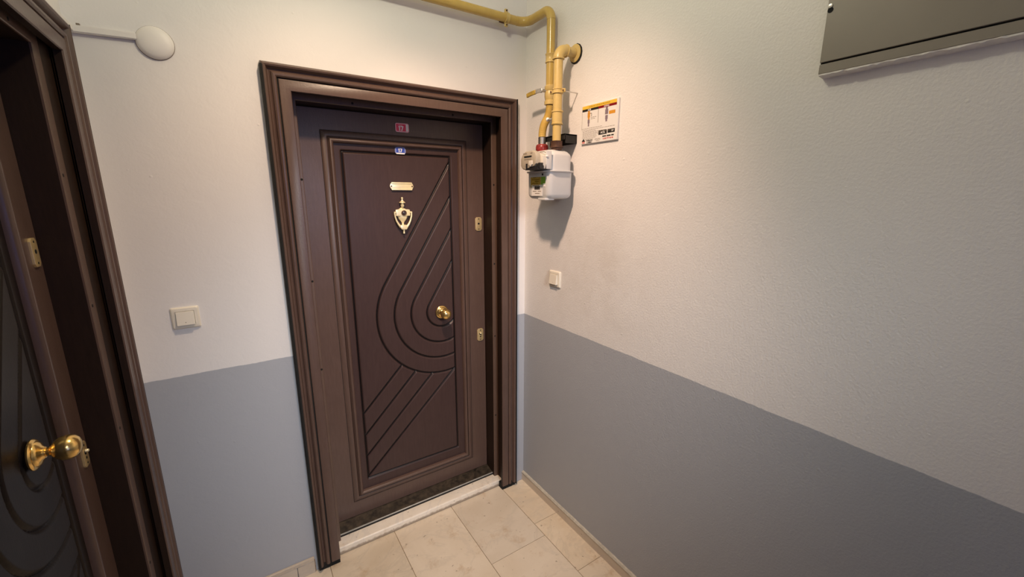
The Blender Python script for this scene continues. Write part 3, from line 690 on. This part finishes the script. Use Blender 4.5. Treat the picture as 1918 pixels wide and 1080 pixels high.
# counter head: beige front, cream housing, black clip below
cx_ = -0.158-MO[0]
hs_ = prism('counter_housing', [(-(y-MO[1]), z-MO[2]) for y, z in ((-0.278, 1.800), (-0.300, 1.815), (-0.345, 1.815), (-0.388, 1.800), (-0.392, 1.765), (-0.388, 1.750), (-0.290, 1.750), (-0.276, 1.765))],
            MR(cx_), 0.030, M['counter_side'], mt, 0.002)
cf = prism('counter_face', [(-(y-MO[1]), z-MO[2]) for y, z in ((-0.266, 1.765), (-0.266, 1.792), (-0.276, 1.808), (-0.300, 1.821), (-0.345, 1.822), (-0.366, 1.814), (-0.374, 1.800), (-0.374, 1.770), (-0.362, 1.760), (-0.330, 1.757), (-0.300, 1.750), (-0.284, 1.749), (-0.274, 1.755))],
           MR(cx_-0.030), 0.024, M['counter'], mt, 0.006)
box('counter_window', (cx_-0.0552, -0.034, 0.1665), (cx_-0.0535, 0.018, 0.1725), M['hole'], cf)
boxes('small_print', [((cx_-0.0548, 0.000, 0.181), (cx_-0.0540, 0.026, 0.1835)), ((cx_-0.0548, -0.040, 0.181), (cx_-0.0540, -0.026, 0.1835)), ((cx_-0.0548, -0.034, 0.158), (cx_-0.0540, 0.018, 0.1605))], M['ink_grey'], cf)
prism('seal_shield', [(-(y-MO[1]), z-MO[2]) for y, z in ((-0.330, 1.782), (-0.352, 1.782), (-0.354, 1.768), (-0.341, 1.758), (-0.328, 1.768))], MR(cx_-0.054), 0.004, M['counter_side'], cf, 0.001)
tube('seal_wire', [(cx_-0.012, -0.033, 0.187), (cx_-0.010, -0.060, 0.187), (cx_-0.012, -0.079, 0.180), (cx_-0.013, -0.083, 0.170)], 0.0016, M['ink_grey'], mt, 8)
box('seal_bead', (cx_-0.018, -0.087, 0.165), (cx_-0.009, -0.080, 0.173), M['white'], mt, 0.002)
kl = boxes('lower_clip', [((cx_-0.052, -0.072, 0.1160), (cx_-0.002, 0.012, 0.1240)), ((cx_-0.050, -0.070, 0.1240), (cx_+0.002, 0.010, 0.1290)), ((cx_-0.0545, -0.006, 0.118), (cx_-0.046, 0.006, 0.142)), ((cx_-0.046, -0.0800, 0.1185), (cx_-0.026, -0.068, 0.142)), ((cx_-0.016, -0.0815, 0.1185), (cx_+0.004, -0.071, 0.136))], M['black_plastic'], mt)
box('adapter_plate', (-0.173-MO[0], -0.3935-MO[1], 1.7485-MO[2]), (-0.146-MO[0], -0.3860-MO[1], 1.8190-MO[2]), M['meter'], mt, 0.0015)
# labels on the lower case
lx = MX0-MO[0]
def lab(name, y0, y1, z0, z1, mat, t0=0.0008, parent=mt, up=0.0):
    return box(name, (lx-t0-up, y0-MO[1], z0-MO[2]), (lx+0.0008-up, y1-MO[1], z1-MO[2]), mat, parent)
l1 = lab('maker_label', -0.335, -0.262, 1.676, 1.730, M['label_yellow'])
boxes('small_print', [((lx-0.0014, y-MO[1], z-MO[2]), (lx-0.0006, y+w-MO[1], z+0.003-MO[2])) for y, w, z in ((-0.300, 0.020, 1.716), (-0.326, 0.056, 1.708), (-0.322, 0.03, 1.700), (-0.318, 0.048, 1.692), (-0.325, 0.05, 1.684))], M['ink_olive'], l1)
l2 = lab('green_label', -0.366, -0.336, 1.684, 1.722, M['ink_green'])
lab('torn_label', -0.366, -0.350, 1.680, 1.692, M['white'], 0.0014)
lab('white_label', -0.362, -0.338, 1.723, 1.735, M['white']); lab('label_code', -0.352, -0.342, 1.725, 1.733, M['ink'], 0.0014)
l3 = lab('barcode_label', -0.346, -0.270, 1.642, 1.688, M['paper'], 0.0012)
boxes('barcode', [((lx-0.0020, -0.330+i*0.003-MO[1], 1.668-MO[2]), (lx-0.0010, -0.3285+i*0.003+(i % 3)*0.0004-MO[1], 1.682-MO[2])) for i in range(13)], M['ink'], l3)
boxes('small_print', [((lx-0.0018, -0.338-MO[1], 1.660-MO[2]), (lx-0.0010, -0.316-MO[1], 1.6625-MO[2])), ((lx-0.0018, -0.306-MO[1], 1.660-MO[2]), (lx-0.0010, -0.280-MO[1], 1.6625-MO[2])), ((lx-0.0018, -0.328-MO[1], 1.651-MO[2]), (lx-0.0010, -0.296-MO[1], 1.6535-MO[2]))], M['ink_grey'], l3)

# ------------------------------------------------------------------ gas warning sign on the right wall
SY0, SY1, SZ0, SZ1 = -0.613, -0.413, 1.8505, 1.9985
sg = thing('warning_sign', 'white gas valve instruction sign with yellow, black and red header beside the meter', 'sign', (0, -0.513, 1.85))
SO = (0, -0.513, 1.85)
bd = box('sign_board', (-0.0085, SY0-SO[1], SZ0-SO[2]), (0.0, SY1-SO[1], SZ1-SO[2]), M['paper'], sg, 0.0008, 1)
XF = -0.0085
def pr(name, a0, a1, b0, b1, mat, lay=0, parent=bd):
    """a = distance from the sign's left edge, b = from its bottom"""
    return box(name, (XF-0.0002*(lay+1), SY1-a1-SO[1], SZ0+b0-SO[2]), (XF+0.0003, SY1-a0-SO[1], SZ0+b1-SO[2]), mat, parent)
Wd, Hh = 0.200, 0.148
pr('yellow_header', 0.003, 0.190, 0.1335, 0.1455, M['ink_yellow'])
pr('black_header', 0.003, 0.094, 0.1245, 0.1335, M['ink'])
pr('red_header', 0.094, 0.190, 0.1245, 0.1335, M['ink_red'])
def st(s, size, a, b, mat, bold=0.0, sx=1.0, align='CENTER'):
    return text('lettering', s, size, (XF-0.0004, SY1-a-SO[1], SZ0+b-SO[2]), ROT_RIGHT, mat, bd, bold, align, sx, 0.0001)
st('DOĞALGAZ VANASI AÇMA KAPAMA', 0.0072, 0.098, 0.1395, M['ink_olive'], 0.0, 0.98)
st('AÇIK', 0.0085, 0.044, 0.129, M['white'], 0.0002)
st('KAPALI', 0.0085, 0.138, 0.129, M['white'], 0.0001)
pr('divider', 0.0935, 0.0955, 0.074, 0.1245, M['ink_grey'])
pr('frame_line', 0.002, 0.003, 0.055, 0.125, M['ink_grey'])
# two little valve drawings
for q in ((0.036, 0.047, 0.118, 0.1245), (0.0345, 0.0485, 0.100, 0.118), (0.037, 0.046, 0.092, 0.100)): pr('valve_drawing', *q, M['ink_orange'])
for q in ((0.036, 0.047, 0.078, 0.092), (0.038, 0.045, 0.066, 0.078), (0.134, 0.145, 0.116, 0.1245), (0.1315, 0.1475, 0.098, 0.116), (0.133, 0.146, 0.080, 0.095), (0.135, 0.144, 0.072, 0.080)): pr('valve_drawing', *q, M['ink_purple'])
for q in ((0.049, 0.058, 0.113, 0.1155), (0.0555, 0.0585, 0.102, 0.1129)): pr('handle_drawing', *q, M['ink_grey'])
pr('handle_drawing', 0.152, 0.184, 0.0965, 0.1085, M['ink_orange'])
random.seed(3)
def words(a, b, n_end, h, gap=0.0022):
    out = []; x = a
    while x < n_end-0.003:
        w = min(random.uniform(0.005, 0.014), n_end-x); out.append((x, x+w, b, b+h*0.8)); x += w+gap
    return out
wl = []
for a, e, b in ((0.054, 0.084, 0.0975), (0.054, 0.082, 0.092)): wl += words(a, b, e, 0.0022)
for a, e, b in ((0.004, 0.120, 0.0580), (0.006, 0.184, 0.0520), (0.009, 0.084, 0.0470), (0.009, 0.138, 0.0425), (0.009, 0.170, 0.0380), (0.009, 0.115, 0.0335), (0.009, 0.090, 0.0290), (0.007, 0.090, 0.0245), (0.012, 0.088, 0.0200), (0.024, 0.072, 0.0155)):
    wl += words(a, b, e, 0.0017)
o = boxes('body_text', [((XF-0.00025, SY1-a1-SO[1], SZ0+b0-SO[2]), (XF, SY1-a0-SO[1], SZ0+b1-SO[2])) for a0, a1, b0, b1 in wl], M['ink_grey'], bd); tag(o, kind='stuff')
pr('black_badge', 0.100, 0.145, 0.0265, 0.0425, M['ink']); st('ACİL', 0.0105, 0.124, 0.0340, M['white'], 0.0002)
pr('grey_badge', 0.149, 0.186, 0.0285, 0.0425, M['ink']); st('187', 0.0100, 0.174, 0.0355, M['white'], 0.0)
st('DOĞALGAZ', 0.0068, 0.050, 0.0115, M['ink'], 0.0003, 0.95); st('& TESİSAT', 0.0068, 0.050, 0.0040, M['ink'], 0.0003, 0.95)
o = boxes('body_text', [((XF-0.00025, SY1-a1-SO[1], SZ0+b0-SO[2]), (XF, SY1-a0-SO[1], SZ0+b1-SO[2])) for a0, a1, b0, b1 in words(0.080, 0.0135, 0.112, 0.0018) + words(0.080, 0.0095, 0.112, 0.0018) + words(0.088, 0.0055, 0.106, 0.0018)], M['ink_grey'], bd); tag(o, kind='stuff')
pr('bold_line', 0.122, 0.142, 0.0170, 0.0215, M['ink']); pr('bold_line', 0.145, 0.166, 0.0170, 0.0215, M['ink']); pr('bold_line', 0.169, 0.182, 0.0170, 0.0215, M['ink'])
st('0 444 777 46 46', 0.0088, 0.152, 0.0100, M['ink_red2'], 0.0002, 0.92)
prism('house_mark', [(-(SY1-a-SO[1]), SZ0+b-SO[2]) for a, b in ((0.005, 0.0105), (0.015, 0.0205), (0.025, 0.0105), (0.022, 0.0095), (0.008, 0.0095))], MR(XF), 0.0005, M['ink'], bd)
boxes('house_mark', [((XF-0.00025, SY1-a1-SO[1], SZ0+b0-SO[2]), (XF, SY1-a0-SO[1], SZ0+b1-SO[2])) for a0, a1, b0, b1 in ((0.008, 0.0115, 0.002, 0.0095), (0.0135, 0.0165, 0.002, 0.0095), (0.0185, 0.022, 0.002, 0.0095))], M['ink_red2'], bd)

# ------------------------------------------------------------------ light switches
def switch(label, mp, loc, sz, sw):
    t = thing('light_switch', label, 'light switch', loc, (0, 0, 0), 'light switches on the two walls')
    bm = bmesh.new(); hw, hh = sw/2, sz/2; rings = []
    for ins, h in ((0.0, 0.0), (0.0, 0.004), (0.004, 0.0085), (0.013, 0.0095), (0.0135, 0.006)):
        rings.append([bm.verts.new(mp(a, b, h)) for a, b in rrect(-hw+ins, hw-ins, -hh+ins, hh-ins, 0.005 if ins < 0.01 else 0.002, 4)])
    for p, q in zip(rings, rings[1:]):
        for k in range(len(p)): bm.faces.new((p[k], p[(k+1) % len(p)], q[(k+1) % len(p)], q[k]))
    bm.faces.new(rings[0]); bm.faces.new(rings[-1])
    put('frame', bm_mesh(bm, 'frame', True, 0.5), M['white_plastic'], t)
    # rocker tilted so that its lower edge stands out
    bm = bmesh.new(); i = 0.0145
    A = [bm.verts.new(mp(a, b, 0.005)) for a, b in ((-hw+i, -hh+i), (hw-i, -hh+i), (hw-i, hh-i), (-hw+i, hh-i))]
    B = [bm.verts.new(mp(a, b, h)) for a, b, h in ((-hw+i, -hh+i, 0.0205), (hw-i, -hh+i, 0.0205), (hw-i, hh-i, 0.0135), (-hw+i, hh-i, 0.0135))]
    bm.faces.new(A); bm.faces.new(B)
    for k in range(4): bm.faces.new((A[k], A[(k+1) % 4], B[(k+1) % 4], B[k]))
    bmesh.ops.bevel(bm, geom=list(bm.edges), offset=0.0012, segments=2, affect='EDGES')
    put('rocker', bm_mesh(bm, 'rocker', True, 0.5), M['white_plastic'], t)
    lathe('indicator', [(0.0014, 0), (0.0014, 0.0004)], mp(0.0, -hh+i+0.010, 0.0192), Vector(mp(0, 0, 1))-Vector(mp(0, 0, 0)), M['ink_grey'], t, 10)
    return t
switch('white light switch between the two brown doors', lambda a, b, h: (a, -h, b), (-1.434, 0, 1.229), 0.076, 0.079)
switch('white light switch on the right wall below the gas meter', lambda a, b, h: (-h, -a, b), (0, -0.257, 1.2535), 0.078, 0.082)

# ------------------------------------------------------------------ round cover and cable trunking
jc = thing('junction_cover', 'round white wall cover high up between the two brown doors', 'wall cover', (-1.392, 0, 2.097))
lathe('dome', [(0.046, 0.0), (0.0465, 0.004), (0.044, 0.009), (0.036, 0.0135), (0.024, 0.0165), (0.012, 0.0178), (0.0, 0.018)], (0, 0, 0), (0, -1, 0), M['white_dome'], jc, 40)
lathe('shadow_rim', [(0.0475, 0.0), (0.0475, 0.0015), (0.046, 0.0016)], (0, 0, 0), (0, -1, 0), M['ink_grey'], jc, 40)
ct = thing('cable_trunking', 'thin white cable trunking leading from the round cover to the left door', 'cable duct', (-1.50, 0, 2.10))
def skew(name, p0, p1, up, hz, dep, mat, parent):
    bm = bmesh.new(); p0, p1 = Vector(p0), Vector(p1); d_ = Vector(dep)
    vs = [bm.verts.new(p + Vector((0, 0, s*hz)) + d_*t_) for p in (p0, p1) for s in (-1, 1) for t_ in (0, 1)]
    for f in ((0, 1, 3, 2), (4, 6, 7, 5), (0, 4, 5, 1), (2, 3, 7, 6), (0, 2, 6, 4), (1, 5, 7, 3)): bm.faces.new([vs[i] for i in f])
    bmesh.ops.bevel(bm, geom=list(bm.edges), offset=0.002, segments=2, affect='EDGES')
    return put(name, bm_mesh(bm, name, True, 0.6), mat, parent)
skew('duct', (-0.088, 0, 0.000), (0.066, 0, 0.006), None, 0.0095, (0, -0.014, 0), M['white_dome'], ct)
skew('duct', (-0.0895, 0.0, 0.001), (-0.0895, -1.25, 0.001), None, 0.0085, (0.020, 0, 0), M['white_dome'], ct)
box('cable_tip', (-0.062, -0.011, 0.009), (-0.054, -0.002, 0.0165), M['ink_grey'], ct, 0.001)

# ------------------------------------------------------------------ grey cabinet high on the right wall
cb = thing('meter_cabinet', 'grey painted metal cabinet high on the right wall', 'cabinet', (0, -1.57, 1.925))
CY0, CY1, CZ0, CZ1, CD = -1.87, -1.271, 1.927, 2.62, 0.030
CO = (0, -1.57, 1.925)
def cbx(name, lo, hi, mat, bev=0.001): return box(name, tuple(a-b for a, b in zip(lo, CO)), tuple(a-b for a, b in zip(hi, CO)), mat, cb, bev, 1)
cbx('carcass', (-CD+0.006, CY0, CZ0), (0, CY1, CZ1), M['black'], 0)
cbx('bottom_rail', (-CD, CY0, CZ0), (-0.002, CY1, CZ0+0.0215), M['cabinet'])
cbx('cabinet_door', (-CD, CY0+0.004, CZ0+0.0255), (-0.006, CY1, CZ1-0.01), M['cabinet'])
lathe('latch_hole', [(0.006, 0), (0.006, 0.0012), (0.004, 0.0014)], (-CD-CO[0]+0.0006, -1.2775-CO[1], 2.064-CO[2]), (-1, 0, 0), M['hole'], cb, 12)
lathe('latch_screw', [(0.0045, 0), (0.0045, 0.002), (0, 0.003)], (-CD-CO[0], -1.2765-CO[1], 2.073-CO[2]), (-1, 0, 0), M['steel'], cb, 10)
bm = bmesh.new(); prev = None
for i in range(81):
    y = CY0 + (CY1-CY0)*i/80; j = random.uniform(-0.0010, 0.0010); k = random.uniform(-0.0014, 0.0014)
    ring = [bm.verts.new((a, y-CO[1], b-CO[2])) for a, b in ((0, CZ0+0.001), (-CD+0.001, CZ0+0.001), (-CD+0.0015+j, CZ0-0.0030+k), (-0.016+j, CZ0-0.0045), (0, CZ0-0.006))]
    if prev:
        for q in range(5): bm.faces.new((prev[q], prev[(q+1) % 5], ring[(q+1) % 5], ring[q]))
    else: bm.faces.new(ring)
    prev = ring
bm.faces.new(prev)
put('plaster_edge', bm_mesh(bm, 'plaster_edge'), M['plaster'], cb)

# ------------------------------------------------------------------ ceiling lamp fitting (out of view, above its bulb)
cl = thing('ceiling_light', 'plain round ceiling lamp fitting above the corridor', 'lamp', (LAMP[0], LAMP[1], CH))
lathe('base_plate', [(0.06, 0), (0.06, 0.012), (0.05, 0.020), (0.02, 0.024)], (0, 0, 0), (0, 0, -1), M['white_dome'], cl)
lathe('socket', [(0.02, 0.022), (0.02, 0.055), (0.016, 0.060), (0, 0.06)], (0, 0, 0), (0, 0, -1), M['white_dome'], cl)
bpy.context.view_layer.update()
